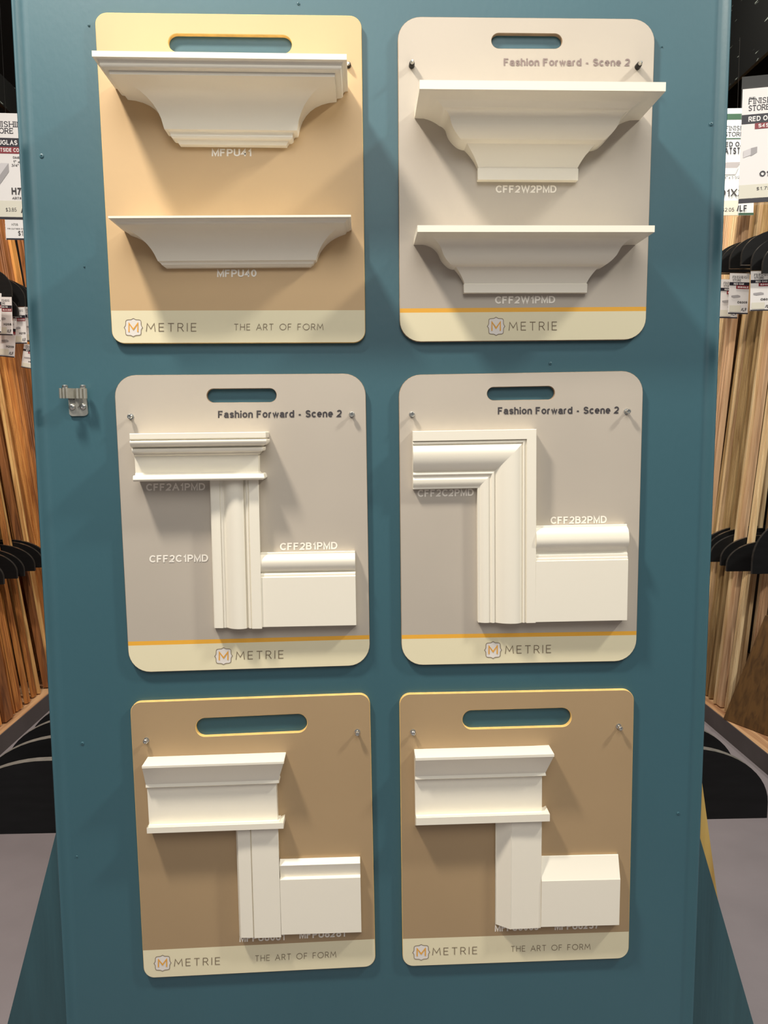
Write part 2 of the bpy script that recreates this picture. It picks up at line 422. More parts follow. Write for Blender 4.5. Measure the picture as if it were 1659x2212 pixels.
# painted-over screw heads and plugs
for px, py, r in ((1465, 1757, .0032), (1189, 785, .0030), (90, 337, .0040), (645, 8, .0028), (192, 55, .0022), (178, 1606, .0034), (1536, 268, .0036), (166, 1850, .002), (182, 576, .0016), (1430, 101, .0016)):
    p = hitY(px, py, 0)
    Geo().lathe((p.x, 0.0005, p.z), (0, -1, 0), [(r, 0), (r*.95, .0012), (r*.7, .0018), (r*.35, .0019), (r*.3, .0008)], 12).build('screw_head', TEAL, panel, smooth=40)

# ------------------------------------------------------------------ tool clip on the panel
def mk_clip():
    p = hitY(168, 890, 0)
    root = thing('tool_clip', 'small metal spring clip screwed to the teal panel at its left side', 'clip', (p.x, -.002, hitY(168, 899, 0).z))
    def W(cx, cy, y): return hitY(100 + cx/13.825, 800 + cy/13.825, y)
    pl = [(655, 830), (1195, 830), (1238, 1270), (1225, 1315), (1190, 1345), (1130, 1362), (770, 1368), (720, 1345), (685, 1300)]
    P = [W(a, b, -.0035) for a, b in pl]
    plate = Geo().prism(P, (0, .0033, 0)).build('plate', STEEL2, root)
    def strip(name, pts, z0, z1, m, th=.0016):
        # upright bent ribbon: pts are (x, y) in plan
        g = Geo(); V, Fc = ribbon(pts, th)
        n = len(pts); outline = V[:n] + V[n:][::-1]
        g.prism([Vector((v.x, v.y, z0)) for v in outline], (0, 0, z1 - z0))
        return g.build(name, m, root, smooth=50)
    zt = W(600, 530, -.03).z; zb = W(600, 835, -.03).z
    xa = W(375, 700, -.03).x; xb = W(660, 700, -.03).x; xc = W(880, 700, -.02).x; xd = W(1200, 700, -.02).x
    def wave(x0, x1, y, n=3, amp=.0045):
        return [(x0 + (x1-x0)*i/24, y - amp*abs(math.sin(math.pi*n*i/24))) for i in range(25)]
    xe = W(800, 700, -.012).x
    strip('spring_jaw', wave(xa, xb, -.027) + [(xb + .004, -.022), (xb+.009, -.012), (xe, -.005)], zb, zt, STEEL2)
    strip('spring_jaw', list(reversed(wave(xc, xd, -.018))) + [(xc-.003, -.012), (xc-.004, -.005)], zb, zt, STEEL2)
    a = W(640, 560, -.006); b = W(820, 880, -.006)
    Geo().box((a.x, -.006, b.z), (b.x, -.0038, a.z)).build('grip_pad', RUBBER, root)
    Geo().prism([W(880, 840, -.006), W(1000, 840, -.006), W(985, 1040, -.006), W(945, 1100, -.006), W(905, 1060, -.006)], (0, .0026, 0)).build('latch_tongue', STEEL2, root)
    for cx, cy in ((770, 1095), (1095, 1080)):
        c = W(cx, cy, -.004)
        Geo().lathe((c.x, -.0035, c.z), (0, -1, 0), [(.0058, 0), (.0058, .002), (.0045, .0036), (.0026, .0040), (.0022, .0022)], 14).build('screw', STEEL, plate, smooth=40)
    for cx, cy, y in ((560, 500, -.026), (1095, 500, -.016)):
        c = W(cx, cy, y)
        Geo().lathe((c.x, y, c.z - .004), (0, 0, 1), [(.004, 0), (.0052, .003), (.0052, .0065), (.003, .008)], 14).build('roller', STEEL, root, smooth=40)
mk_clip()

# ------------------------------------------------------------------ sample boards
BT = .0090                                                           # thickness of a sample board
YB = -BT                                                             # its front face
def rounded(corners, r, n=8):
    out = []
    N = len(corners)
    for i in range(N):
        c = Vector(corners[i]); a = Vector(corners[i-1]); b = Vector(corners[(i+1) % N])
        ri = r[i] if isinstance(r, (list, tuple)) else r
        d1 = (a - c).normalized(); d2 = (b - c).normalized()
        for k in range(n+1):
            t = k/n*math.pi/2
            # quarter ellipse between the two tangent points
            out.append(tuple(c + d1*ri*(1-math.sin(t)) + d2*ri*(1-math.cos(t))))
    return out
def slot_outline(tl, tr, br, bl):
    h = (Vector(bl) - Vector(tl)).length
    return rounded([tl, tr, br, bl], h*.499, 9)
def make_board(name, label, corners, rad, slot, face, edge_m, band_px, stripe_px, band_col, stripe_col):
    bc = hitY((corners[2][0]+corners[3][0])/2, (corners[2][1]+corners[3][1])/2, 0)
    root = thing(name, label, 'sample board', (bc.x, 0, bc.z))
    outer = rounded(corners, rad); hole = slot_outline(*slot)
    def emit(y, inset=0):
        return [hitY(x, yy, y) for x, yy in outer], [hitY(x, yy, y) for x, yy in hole]
    ch = .0007
    def shrink(P, amt):
        c = sum(P, Vector())/len(P); out = []
        n = len(P)
        for i in range(n):
            d = (P[(i+1) % n] - P[i-1]); d = Vector((d.x, 0, d.z)).normalized(); nr = Vector((d.z, 0, -d.x))
            if nr.dot(P[i]-c) > 0: nr = -nr
            out.append(P[i] + nr*amt)
        return out
    fo, fh = emit(YB)
    yo = Vector((0, BT*.999, 0)); off = Vector((0, ch, 0))
    fo_i = shrink(fo, ch); fh_i = shrink(fh, -ch)
    g = Geo()
    tri = tessellate_polygon([fo_i, fh_i]); g.add(fo_i + fh_i, tri, 0)
    for inner, outerp in ((fo_i, fo), (fh_i, fh)):
        n = len(inner); mid = [p + off for p in outerp]; bk = [p + yo for p in outerp]
        ids = [(i, (i+1) % n, n+(i+1) % n, n+i) for i in range(n)]
        g.add(inner + mid, ids, 1); g.add(mid + bk, ids, 1)
    tri = tessellate_polygon([fo, fh]); g.add([p + yo for p in fo + fh], tri, 1)
    a = hitY(*band_px[0], YB); b = hitY(*band_px[1], YB)
    ang = math.atan2(b.z - a.z, b.x - a.x)
    def zl(p):     # height in the tilted frame
        d = p - root.location; return -math.sin(ang)*d.x + math.cos(ang)*d.z
    zs = zl(hitY(*stripe_px[0], YB)) if stripe_px else 0
    m = board_mat(name + '_face', face, band_col, stripe_col if stripe_px else None, zl(a), zs, ang)
    g.build('backing', [m, edge_m], root, label=None)
    return root
def board_screw(root, px, py, kind=0, ln=.011):
    p = hitY(px, py, YB - ln)
    m2 = [STEEL, SCREWBLACK]
    g = Geo()
    r = .0042
    c = (p.x, YB, p.z)
    if kind == 0:
        g.lathe(c, (0, -1, 0), [(r*1.25, 0), (r*1.2, .0012), (r*.6, .0016), (r*.6, ln*.55), (r*.95, ln*.6), (r, ln*.92), (r*.8, ln), (r*.45, ln), (r*.4, ln*.8)], 14, 0)
    else:
        g.lathe(c, (0, -1, 0), [(r*1.2, 0), (r*1.1, ln*.65), (r*.9, ln*.78)], 14, 1)
        g.lathe((c[0], YB - ln*.78, c[2]), (0, -1, 0), [(r*.8, 0), (r*.75, ln*.3), (r*.35, ln*.5)], 12, 0)
    return g.build('screw', m2, root, smooth=40)

EMB = None
def emblem(root, cx, cy, wpx, hpx, k):
    """badge with bracketed sides and a letter inside, centre in photo pixels, k = slope of the line of print"""
    def q(x, y):
        return (cx + x*wpx, cy + y*hpx + x*wpx*k)
    # quarter outline of the badge, then mirrored
    half = [(0,-.5), (.06,-.465), (.13,-.43), (.30,-.42), (.36,-.405), (.40,-.37), (.415,-.31), (.42,-.14), (.45,-.065), (.5,0)]
    ring = half + [(x, -y) for x, y in reversed(half[:-1])] + [(-x, -y) for x, y in half[1:]] + [(-x, y) for x, y in reversed(half[:-1])][:-1]
    g = Geo()
    P2 = [q(x, y) for x, y in ring]
    P3 = [hitY(x, y, YB - .0003) for x, y in P2]
    g.add(P3, tessellate_polygon([P3]), 0)
    closed = [Vector(p) for p in P2] + [Vector(P2[0])]
    V, Fc = ribbon(closed, 1.15)
    g.add([hitY(v.x, v.y, YB - .0006) for v in V], Fc, 1)
    V, Fc = ribbon([q(-.24, .24), (q(-.24, -.24)), q(0, .10), q(.24, -.24), q(.24, .24)], 2.6)
    g.add([hitY(v.x, v.y, YB - .0009) for v in V], Fc, 2)
    return g.build('logo_badge', [BADGE, INK_BROWN, ORANGE], root)
T_BRAND = stroke_text('METRIE', .085, .42, table=LIGHT)
T_SLOGAN = stroke_text('THE ART OF FORM', .09, .34, table=LIGHT)
T_SCENE = font_text('Fashion Forward - Scene 2', .022)

# profile sweeps ------------------------------------------------------------
class Fr:
    """tilted frame on the face of a board: u along the piece, v up"""
    def __init__(s, a, b, p):
        A = hitY(*a, YB - p); B = hitY(*b, YB - p); d = Vector((B.x-A.x, B.z-A.z)).normalized()
        s.o = Vector((A.x, A.z)); s.U = d; s.V = Vector((-d.y, d.x))
    def uv(s, px, py, p):
        h = hitY(px, py, YB - p); d = Vector((h.x, h.z)) - s.o
        return d.dot(s.U), d.dot(s.V)
    def w(s, u, v, p):
        q = s.o + s.U*u + s.V*v
        return Vector((q.x, YB - p, q.y))
def sweep(name, root, fr, prof, ul, ur, smooth=32, m=WHITE, label=None):
    """prof: (p, v) from the back of the top edge to the back of the bottom edge; ul/ur: functions of p giving the ends"""
    g = Geo(); n = len(prof); v = []
    for p, vv in prof:
        p = max(p, .0002)
        v += [fr.w(ul(p), vv, .0), fr.w(ul(p), vv, p), fr.w(ur(p), vv, p), fr.w(ur(p), vv, .0)]
    f = []
    for i in range(n-1):
        for k in range(3):
            f.append((4*i+k, 4*i+k+1, 4*i+4+k+1, 4*i+4+k))
    g.add(v, f)
    return g.build(name, m, root, smooth=smooth, label=label)
def lin2(p0, u0, p1, u1):
    return lambda p: u0 + (u1-u0)*(p-p0)/(p1-p0)
def crown(name, root, topL, topR, ptop, botL, botR, p0, shape, label=None, zs=1.0):
    """shape: (offset, height) in its own units, base (0,0) to top (1,1) after scaling"""
    fr = Fr(topL, topR, ptop)
    ulT, vT = fr.uv(*topL, ptop); urT, _ = fr.uv(*topR, ptop)
    ulB, vBl = fr.uv(*botL, p0); urB, vBr = fr.uv(*botR, p0); vB = (vBl+vBr)/2
    sx = max(s[0] for s in shape); sy = max(s[1] for s in shape)
    pr = [(p0 + (ptop-p0)*a/sx, vB + (vT-vB)*b/sy) for a, b in shape]
    pr = [(0, vT)] + pr[::-1] + [(0, vB)]
    return sweep(name, root, fr, pr, lin2(p0, ulB, ptop, ulT), lin2(p0, urB, ptop, urT), label=label)
def runp(name, root, a, b, pref, col, prof_px, ul, ur, label=None):
    """horizontal piece; prof_px: (p, photo y[, bulge]) at photo column col; ul/ur: [(p, px, py), ...] one for a square cut, two for a return"""
    fr = Fr(a, b, pref)
    items = []
    for it in prof_px:
        v = fr.uv(col, it[1], it[0])[1]
        items.append((it[0], v) + tuple(it[2:]))
    pr = path(*items)
    def end(e):
        if len(e) == 1:
            u = fr.uv(e[0][1], e[0][2], e[0][0])[0]; return lambda p: u
        u0 = fr.uv(e[0][1], e[0][2], e[0][0])[0]; u1 = fr.uv(e[1][1], e[1][2], e[1][0])[0]
        return lin2(e[0][0], u0, e[1][0], u1)
    return sweep(name, root, fr, pr, end(ul), end(ur), label=label)
def upright(name, root, a, b, pref, prof_px, row, top, bot, label=None):
    """vertical piece: a (top) to b (bottom) photo points along one edge; prof_px: (px, p[, bulge]) at photo row"""
    A = hitY(*a, YB - pref); B = hitY(*b, YB - pref)
    Vd = Vector((A.x-B.x, A.z-B.z)).normalized(); Ud = Vector((Vd.y, -Vd.x)); o = Vector((B.x, B.z))
    def uv(px, py, p):
        h = hitY(px, py, YB - p); d = Vector((h.x, h.z)) - o; return d.dot(Ud), d.dot(Vd)
    pr = path(*[(uv(it[0], row, it[1])[0], it[1]) + tuple(it[2:]) for it in prof_px])
    v1 = uv(*top)[1]; v0 = uv(*bot)[1]
    def W(u, v, p): q = o + Ud*u + Vd*v; return Vector((q.x, YB - p, q.y))
    g = Geo(); n = len(pr)
    g.add([W(u, v0, p) for u, p in pr] + [W(u, v1, p) for u, p in pr], [(i, i+1, n+i+1, n+i) for i in range(n-1)])
    for vv in (v0, v1):
        P = [W(u, vv, p) for u, p in pr] ; g.add(P, tessellate_polygon([P]))
    return g.build(name, WHITE, root, smooth=32, label=label)

TAN = (200, 170, 128); TAN2 = (166, 141, 107); GREY = (182, 173, 160); CREAM = (226, 217, 184); RULE = (232, 172, 62)

# ---- upper left: two crowns on tan
b1 = make_board('sample_board', 'tan sample board with two crown mouldings, upper left of the teal panel',
    [(204.3, 26.7), (780.6, 33.8), (789.5, 740), (243, 741.8)], 26,
    [(362.5, 72.5), (630, 76), (631, 116), (364, 112)], TAN, EDGE_Y, [(239, 671), (789, 670)], None, CREAM, None)
crown('crown_moulding', b1, (198.1, 109.3), (748.9, 116.6), .117, (387.5, 312.8), (618.5, 313.6), .012,
    path((0,0), (15,23), (40,38,-.18), (50,63,.15), (67,66), (70,78), (293,283,.20), (295,303), (322,308), (330,328,-.2), (360,348,.22), (360,380)),
    label='large white crown moulding with deep cove and stepped foot')
letters_px('lettering', font_text('MFPU41', .02), (459, 337.5), (542, 337.5), 16, YB-.0004, INK_WHITE, b1)
crown('crown_moulding', b1, (233.4, 466.6), (758, 463.8), .088, (357.5, 577), (670.5, 577), .010,
    path((0,0), (18,14), (35,32,.12), (38,40), (198,200,.13), (206,203), (212,210), (228,220,.18), (232,226), (243,228), (243,240)),
    label='low white crown moulding with plain cove')
letters_px('lettering', font_text('MFPU40', .02), (470.5, 598.5), (552.5, 598), 16, YB-.0004, INK_WHITE, b1)
emblem(b1, 288, 707.5, 40, 39.5, 0)
letters_px('brand_lettering', T_BRAND, (316, 716), (424, 716), 18.2, YB-.0004, INK_BROWN, b1)
letters_px('slogan_lettering', T_SLOGAN, (506, 713.5), (698, 713), 14, YB-.0004, INK_BROWN, b1)
board_screw(b1, 752, 137, 1, .008)

# ---- upper right: two crowns on grey
b2 = make_board('sample_board', 'grey sample board with two large crown mouldings, upper right of the teal panel',
    [(859.1, 35.7), (1415.6, 41), (1394.2, 733.5), (863.5, 738.7)], [50, 50, 46, 46],
    [(1061.5, 71.5), (1214.7, 73), (1214.3, 105), (1062, 104.5)], GREY, EDGE_B, [(863.2, 675.6), (1395, 671.9)], [(863.2, 666.3)], CREAM, RULE)
letters_px('title_lettering', T_SCENE, (1089.7, 142), (1359.5, 142.5), 16, YB-.0004, INK_TAUPE, b2)
crown('crown_moulding', b2, (906.5, 172.5), (1438.7, 177.5), .118, (1032, 388.5), (1248.5, 388.5), .013,
    path((0,0), (1,66), (-3,73), (72,188,.05), (132,218,-.10), (167,268,-.05), (177,303), (212,333,.10), (297,376,.06), (349,378), (349,427)),
    label='tall white crown moulding with flat top fascia')
letters_px('lettering', font_text('CFF2W2PMD', .02), (1072.5, 416.4), (1200.6, 416.4), 16, YB-.0004, INK_WHITE, b2)
crown('crown_moulding', b2, (901.7, 486.5), (1414.5, 487), .092, (1002, 632.7), (1268, 631.5), .012,
    path((0,0), (1,50), (-3,55), (52,142,.05), (87,152,-.1), (127,197,-.05), (142,232), (227,287,.12), (277,287), (277,323)),
    label='lower white crown moulding with flat top fascia')
letters_px('lettering', font_text('CFF2W1PMD', .02), (1071, 656), (1197.7, 655), 16, YB-.0004, INK_WHITE, b2)
emblem(b2, 1071.7, 704.8, 38, 39.5, 0)
letters_px('brand_lettering', T_BRAND, (1099.5, 714), (1203, 713.2), 18.6, YB-.0004, INK_BROWN, b2)
board_screw(b2, 890.5, 133, 1, .016); board_screw(b2, 1384, 135.5, 1, .016)

# ---- middle left: header, casing and baseboard on grey
b3 = make_board('sample_board', 'grey sample board with stepped header, fluted casing and baseboard, middle left',
    [(245.8, 810.6), (789.3, 806.8), (799.4, 1437.2), (279.3, 1453.1)], [47, 47, 46, 46],
    [(446.3, 840), (597, 839), (597.3, 868.6), (447, 869.6)], GREY, EDGE_B, [(277.3, 1394.9), (798, 1380.7)], [(277.3, 1386)], CREAM, RULE)
letters_px('title_lettering', T_SCENE, (472.5, 903.1), (736.8, 900.8), 15.6, YB-.0004, INK_DARK, b3)
runp('header_moulding', b3, (279.8, 936.5), (573, 932.7), .048, 425,
    [(0, 934.5), (.046, 934.5), (.049, 936, .1), (.049, 946.5), (.046, 948, .2), (.045, 949.5), (.046, 951), (.050, 957, .45), (.040, 964, .15), (.036, 966), (.036, 967.8), (.040, 972, .4), (.034, 976, .3), (.031, 977.5), (.030, 981, -.1), (.025, 983.8), (.024, 1020), (.034, 1025, -.18), (.041, 1032, .22), (.040, 1037, .25), (.036, 1038.5), (0, 1038.5)],
    [(.049, 279.8, 940)], [(.024, 557.5, 1005), (.049, 574, 940)], label='white stepped header moulding')
upright('casing', b3, (453.3, 1042), (462.9, 1357), .016,
    [(459.2, 0), (459.2, .013), (460.5, .0155, .1), (479, .0165, .03), (480.5, .0145), (484.5, .0150), (488, .0135), (489.8, .015), (508, .0255, .10), (530, .021, .12), (533, .016), (535.5, .016), (537, .0215, .2), (540, .0215, .2), (541, .0205), (542, .0245), (562.6, .0245), (563.5, .0235), (563.5, 0)], 1240,
    (500, 1036, .02), (500, 1357.5, .02), label='white vertical casing with rounded face')
runp('baseboard', b3, (563.5, 1194), (767, 1190.5), .014, 660,
    [(0, 1191.5), (.011, 1191.5), (.013, 1193, .15), (.013, 1196.5), (.0145, 1198), (.0225, 1213, .12), (.0165, 1233, .10), (.0135, 1235.3), (.0135, 1237.5), (.019, 1241, .35), (.0185, 1244.3), (.0215, 1246.5), (.0215, 1352.6), (0, 1352.6)],
    [(.02, 564.5, 1290)], [(.02, 768.5, 1290)], label='white baseboard with rounded top')
letters_px('lettering', font_text('CFF2A1PMD', .02), (317.1, 1060.3), (441.6, 1058.9), 15.6, YB-.0004, INK_DIM, b3)
letters_px('lettering', font_text('CFF2C1PMD', .02), (324.2, 1215.3), (448, 1213.2), 15.8, YB-.0004, INK_WHITE, b3)
letters_px('lettering', font_text('CFF2B1PMD', .02), (606.3, 1188.6), (727.2, 1186.1), 15.8, YB-.0004, INK_WHITE, b3)
emblem(b3, 482.9, 1417.3, 38.5, 36.5, -.026)
letters_px('brand_lettering', T_BRAND, (510, 1425.1), (612.3, 1422.3), 17.6, YB-.0004, INK_BROWN, b3)
board_screw(b3, 279.4, 899.6, 0); board_screw(b3, 759.9, 895, 0)

# ---- middle right: mitred casing and baseboard on grey
b4 = make_board('sample_board', 'grey sample board with mitred casing corner and tall baseboard, middle right',
    [(861.3, 810.1), (1390, 800.8), (1373.9, 1427.9), (867.7, 1437.4)], [47, 47, 46, 46],
    [(1052.2, 836.7), (1198.2, 834), (1198.4, 862.8), (1052.5, 864.9)], GREY, EDGE_B, [(867.3, 1380.4), (1374.9, 1371.7)], [(867.3, 1371.7)], CREAM, RULE)
letters_px('title_lettering', T_SCENE, (1077, 895), (1335.8, 893.3), 15.4, YB-.0004, INK_DARK, b4)
def mitred():
    po = .0245
    fr = Fr((891.7, 931.6), (1159.6, 926.8), po)
    uL, vT = fr.uv(891.7, 931.6, po); uR, _ = fr.uv(1159.0, 1000, po); _, vB = fr.uv(1100, 1346, .022)
    uI, vI = fr.uv(1030.5, 1053.5, .014)
    Wd = ((uR - uI) + (vT - vI))/2
    raw = ((0, 0), (0, po-.001), (.008, po), (.165, po), (.17, .0205), (.185, .0200), (.195, .022, .2), (.225, .022, .2), (.235, .0195), (.255, .0215), (.36, .0272, .07), (.685, .0165, .10), (.70, .0145), (.71, .0145), (.72, .0172, .25), (.765, .0165, .25), (.785, .0142), (.80, .0145), (.86, .0165, .12), (.955, .0135, .08), (.965, .0125), (.995, .0122), (1, .011), (1, 0))
    P = [(x/Wd, p) for x, p in path(*[(r[0]*Wd,) + tuple(r[1:]) for r in raw])]
    n = len(P)
    gH = Geo(); gV = Geo()
    A = [fr.w(uL, vT - x*Wd, p) for x, p in P]; B = [fr.w(uR - x*Wd, vT - x*Wd, p) for x, p in P]; C = [fr.w(uR - x*Wd, vB, p) for x, p in P]
    q = [(i, i+1, n+i+1, n+i) for i in range(n-1)]
    gH.add(A + B, q).add(A, tessellate_polygon([A])); gV.add(B + C, q).add(C, tessellate_polygon([C]))
    gH.build('head_casing', WHITE, b4, smooth=32, label='white horizontal casing mitred at its right end')
    gV.build('side_casing', WHITE, b4, smooth=32, label='white vertical casing mitred at its top')
mitred()
runp('baseboard', b4, (1157.5, 1136), (1354, 1132.6), .016, 1250,
    [(0, 1133.8), (.012, 1133.8), (.014, 1135.3, .2), (.014, 1138), (.015, 1139.5), (.027, 1158, .16), (.020, 1186, .16), (.0165, 1192), (.016, 1194), (.0185, 1195.8, .2), (.0205, 1199.2, .2), (.0205, 1204), (.0225, 1205.5), (.0225, 1210), (.0245, 1211.2), (.0245, 1341.8), (0, 1341.8)],
    [(.024, 1157.2, 1280)], [(.024, 1355.5, 1280)], label='white baseboard with large rounded top')
letters_px('lettering', font_text('CFF2C2PMD', .02), (903.6, 1073.5), (1021.8, 1071.1), 15.6, YB-.0004, INK_DIM, b4)
letters_px('lettering', font_text('CFF2B2PMD', .02), (1190.7, 1131.8), (1309.2, 1129.7), 15.6, YB-.0004, INK_WHITE, b4)
emblem(b4, 1065.1, 1404.2, 37, 36.5, -.018)
letters_px('brand_lettering', T_BRAND, (1091.7, 1412.2), (1190.3, 1410.5), 17.4, YB-.0004, INK_BROWN, b4)
board_screw(b4, 890.7, 894.9, 0); board_screw(b4, 1358.9, 888.3, 0, .014)

# ---- lower left
b5 = make_board('sample_board', 'tan sample board with header, grooved casing and stepped baseboard, lower left',
    [(280.5, 1517.5), (798.9, 1499), (811.2, 2087.8), (311.3, 2113.2)], 23,
    [(422.5, 1552), (662.8, 1541.4), (664, 1581.5), (423.5, 1592)], TAN2, EDGE_Y, [(308.1, 2053.2), (809.7, 2028.5)], None, CREAM, None)
def header5(root, a, b, col, ys, ul, ur, label):
    y0, y1, y2, y3, y4, y5, y6, y7, y8, y9 = ys
    return runp('header_moulding', root, a, b, .041, col,
        [(0, y0), (.0405, y1), (.041, y1+.5), (.041, y2), (.0395, y2+.6), (.0235, y3-2.5), (.0250, y4+.5), (.0170, y4+1.5), (.0165, y5), (.0165, y6), (.0225, y6+3), (.0225, y7), (.033, y7+2), (.033, y9), (0, y9)], ul, ur, label)
# heights read at the middle of the piece; y0 is the back of the top face
header5(b5, (306.4, 1655.2), (613.2, 1644.9), 458,
    (1630.2, 1650, 1655, 1692.3, 1696, 1698, 1776, 1781.5, 1782.5, 1795.5),
    [(.041, 306.4, 1657)], [(.0165, 598.5, 1740), (.041, 613, 1647)], 'white header with sloped cornice and thin lower bead')
upright('casing', b5, (509.5, 1800), (517, 2024), .018,
    [(513.5, 0), (513.5, .013), (517, .0185), (543.6, .0195), (545.0, .0165), (546.5, .0205), (603.5, .0205), (604.5, .0195), (604.5, 0)], 1912,
    (560, 1789, .018), (560, 2025.4, .0195), label='white casing with one long groove')
runp('baseboard', b5, (604.6, 1870.5), (777.8, 1865.3), .0175, 691,
    [(0, 1852.5), (.007, 1853), (.0175, 1867.8), (.0115, 1890.3), (.0115, 1892), (.0195, 1898.5), (.0195, 2016.5), (0, 2016.5)],
    [(.0195, 606, 1950)], [(.0195, 779.5, 1950)], label='white baseboard with chamfered top')
letters_px('lettering', font_text('MFPU8081', .02), (518.7, 2035), (613.9, 2030.9), 15.8, YB-.0004, INK_DIM, b5)
letters_px('lettering', font_text('MFPU8281', .02), (648.3, 2027.5), (744.5, 2023.3), 15.8, YB-.0004, INK_DIM, b5)
emblem(b5, 351.1, 2080.7, 37, 34.5, -.042)
letters_px('brand_lettering', T_BRAND, (376.8, 2087.9), (475.1, 2083.8), 16.2, YB-.0004, INK_BROWN, b5)
letters_px('slogan_lettering', T_SLOGAN, (551.4, 2076.9), (725.6, 2068), 12.8, YB-.0004, INK_BROWN, b5)
board_screw(b5, 313.3, 1603, 0, .010); board_screw(b5, 771.9, 1586.2, 0, .014)

# ---- lower right
b6 = make_board('sample_board', 'tan sample board with header, sloping-edged casing and slanted-top baseboard, lower right',
    [(862.7, 1500), (1369.8, 1489.9), (1357.7, 2069.9), (870, 2087.8)], 23,
    [(998.6, 1535), (1233.7, 1528.6), (1234.8, 1569.4), (999.5, 1575.8)], TAN2, EDGE_Y, [(868.7, 2028.2), (1358.1, 2012.4)], None, CREAM, None)
header5(b6, (897.4, 1637.1), (1197.1, 1628.6), 1045,
    (1613.9, 1633, 1639, 1675.5, 1679, 1681, 1756, 1761, 1762, 1778.5),
    [(.041, 897.6, 1640)], [(.0165, 1170.5, 1725), (.041, 1197.3, 1632)], 'white header with sloped cornice and thin lower ledge')
upright('casing', b6, (1070.2, 1785), (1069.5, 2000), .012,
    [(1069.8, 0), (1069.8, .007), (1071, .0050), (1103.6, .0225), (1105, .0215), (1168.8, .0205), (1169.4, .0195), (1169.4, 0)], 1890,
    (1120, 1772, .018), (1120, 2006, .0205), label='white casing with broad sloping left edge')
runp('baseboard', b6, (1170, 1904), (1339, 1900), .0205, 1250,
    [(0, 1846.5), (.0055, 1847), (.007, 1848.6), (.0210, 1898.5), (.0225, 1902), (.0225, 2000.3), (0, 2000.3)],
    [(.0205, 1169, 1950)], [(.0205, 1338, 1950)], label='white baseboard with wide slanted top')
letters_px('lettering', font_text('MFPU8085', .02), (1070.2, 2012.4), (1162.4, 2009), 15.2, YB-.0004, INK_DIM, b6)
letters_px('lettering', font_text('MFPU8237', .02), (1199.5, 2009), (1292.3, 2005.6), 15.2, YB-.0004, INK_DIM, b6)
emblem(b6, 909.9, 2057.3, 37, 34, -.03)
letters_px('brand_lettering', T_BRAND, (934.5, 2063.7), (1030.7, 2061), 16, YB-.0004, INK_BROWN, b6)
letters_px('slogan_lettering', T_SLOGAN, (1104, 2056.2), (1274.8, 2051.2), 12.4, YB-.0004, INK_BROWN, b6)
board_screw(b6, 892.7, 1585.1, 0, .010); board_screw(b6, 1341.3, 1574.6, 0, .014)

# ------------------------------------------------------------------ lumber racks across the two aisles
PLYTOP = wood('plywood_deck', (214, 172, 128), (160, 112, 78), .8, 'Y')
GREYEDGE = mat('grey_deck_fascia', (92, 86, 86), .6, noise=.1)
BACKDARK = mat('dark_rack_back', (46, 38, 30), .8, noise=.2)
XL = -1.0*abs(hitZ(0, 1631.7, 0).x); XR = hitZ(1659, 1675, 0).x
def rack(side, xf, label):
    root = thing('lumber_rack', label, 'rack', (xf + side*.35, 2.4, 0))
    DH = .094
    x1 = xf + side*.72
    lo, hi = min(xf + side*.004, x1), max(xf + side*.004, x1)
    Geo().box((lo, 1.7, 0), (hi, 5.2, DH)).build('deck', PLYTOP, root, label='plywood deck of the rack')
    lo, hi = min(xf, xf + side*.004), max(xf, xf + side*.004)
    Geo().box((lo, 1.7, 0), (hi, 5.2, DH-.001)).build('fascia', GREYEDGE, root, label='grey front edge of the deck')
    xb = xf + side*.68; lo, hi = min(xb, x1), max(xb, x1)
    Geo().box((lo, 1.7, DH), (hi, 5.2, 3.9 if side > 0 else 3.35)).build('back_panel', BACKDARK, root)
    return root, DH, xb
rl, DH, xbl = rack(-1, XL, 'open lumber rack full of fir strips across the left aisle')
rr, _, xbr = rack(1, XR, 'open lumber rack full of red oak strips across the right aisle')
def header(root, side, xf, z0, z1):
    a = xf + side*.30; b = xf + side*.68
    Geo().box((min(a, a+side*.02), 1.7, z0), (max(a, a+side*.02), 5.2, z1)).build('header_board', SCUFF, root, label='scuffed black header board')
header(rl, -1, XL, hitX(10, 232, XL-.3).z, hitX(10, 168, XL-.3).z)
header(rr, 1, XR, hitX(1600, 165, XR+.3).z, 4.6)
FINS = {}
def rack_fin(root, side, xf, xb, tip, h, t=.016, rx=.30):
    p = hitX(tip[0], tip[1], xf)
    FINS.setdefault(side, []).append((p.y, p.y + t))
    fin('divider', side*-1, xf, xb, p.y, p.z, p.z + h, root, t=t, em=BLACKEDGE, rx=rx)
for px, py in ((25, 640), (54, 662), (68, 666), (82, 672)): rack_fin(rl, -1, XL, xbl, (px, py), .165)
rack_fin(rl, -1, XL + .0, xbl, (39, 684), .13)
for px, py in ((7.6, 1262.5), (36.7, 1250), (52, 1245), (74.7, 1233.6), (92, 1226), (101, 1221)): rack_fin(rl, -1, XL, xbl, (px, py), .145)
for px, py in ((1556, 589), (1577, 580), (1602, 572), (1624, 584), (1648, 590), (1541, 592)): rack_fin(rr, 1, XR, xbr, (px, py), .165)
for px, py in ((1570, 1234.5), (1557.5, 1222), (1534.5, 1214), (1528, 1204), (1520, 1199)): rack_fin(rr, 1, XR, xbr, (px, py), .15)
rack_fin(rr, 1, XR, xbr, (1625, 1240), .26)

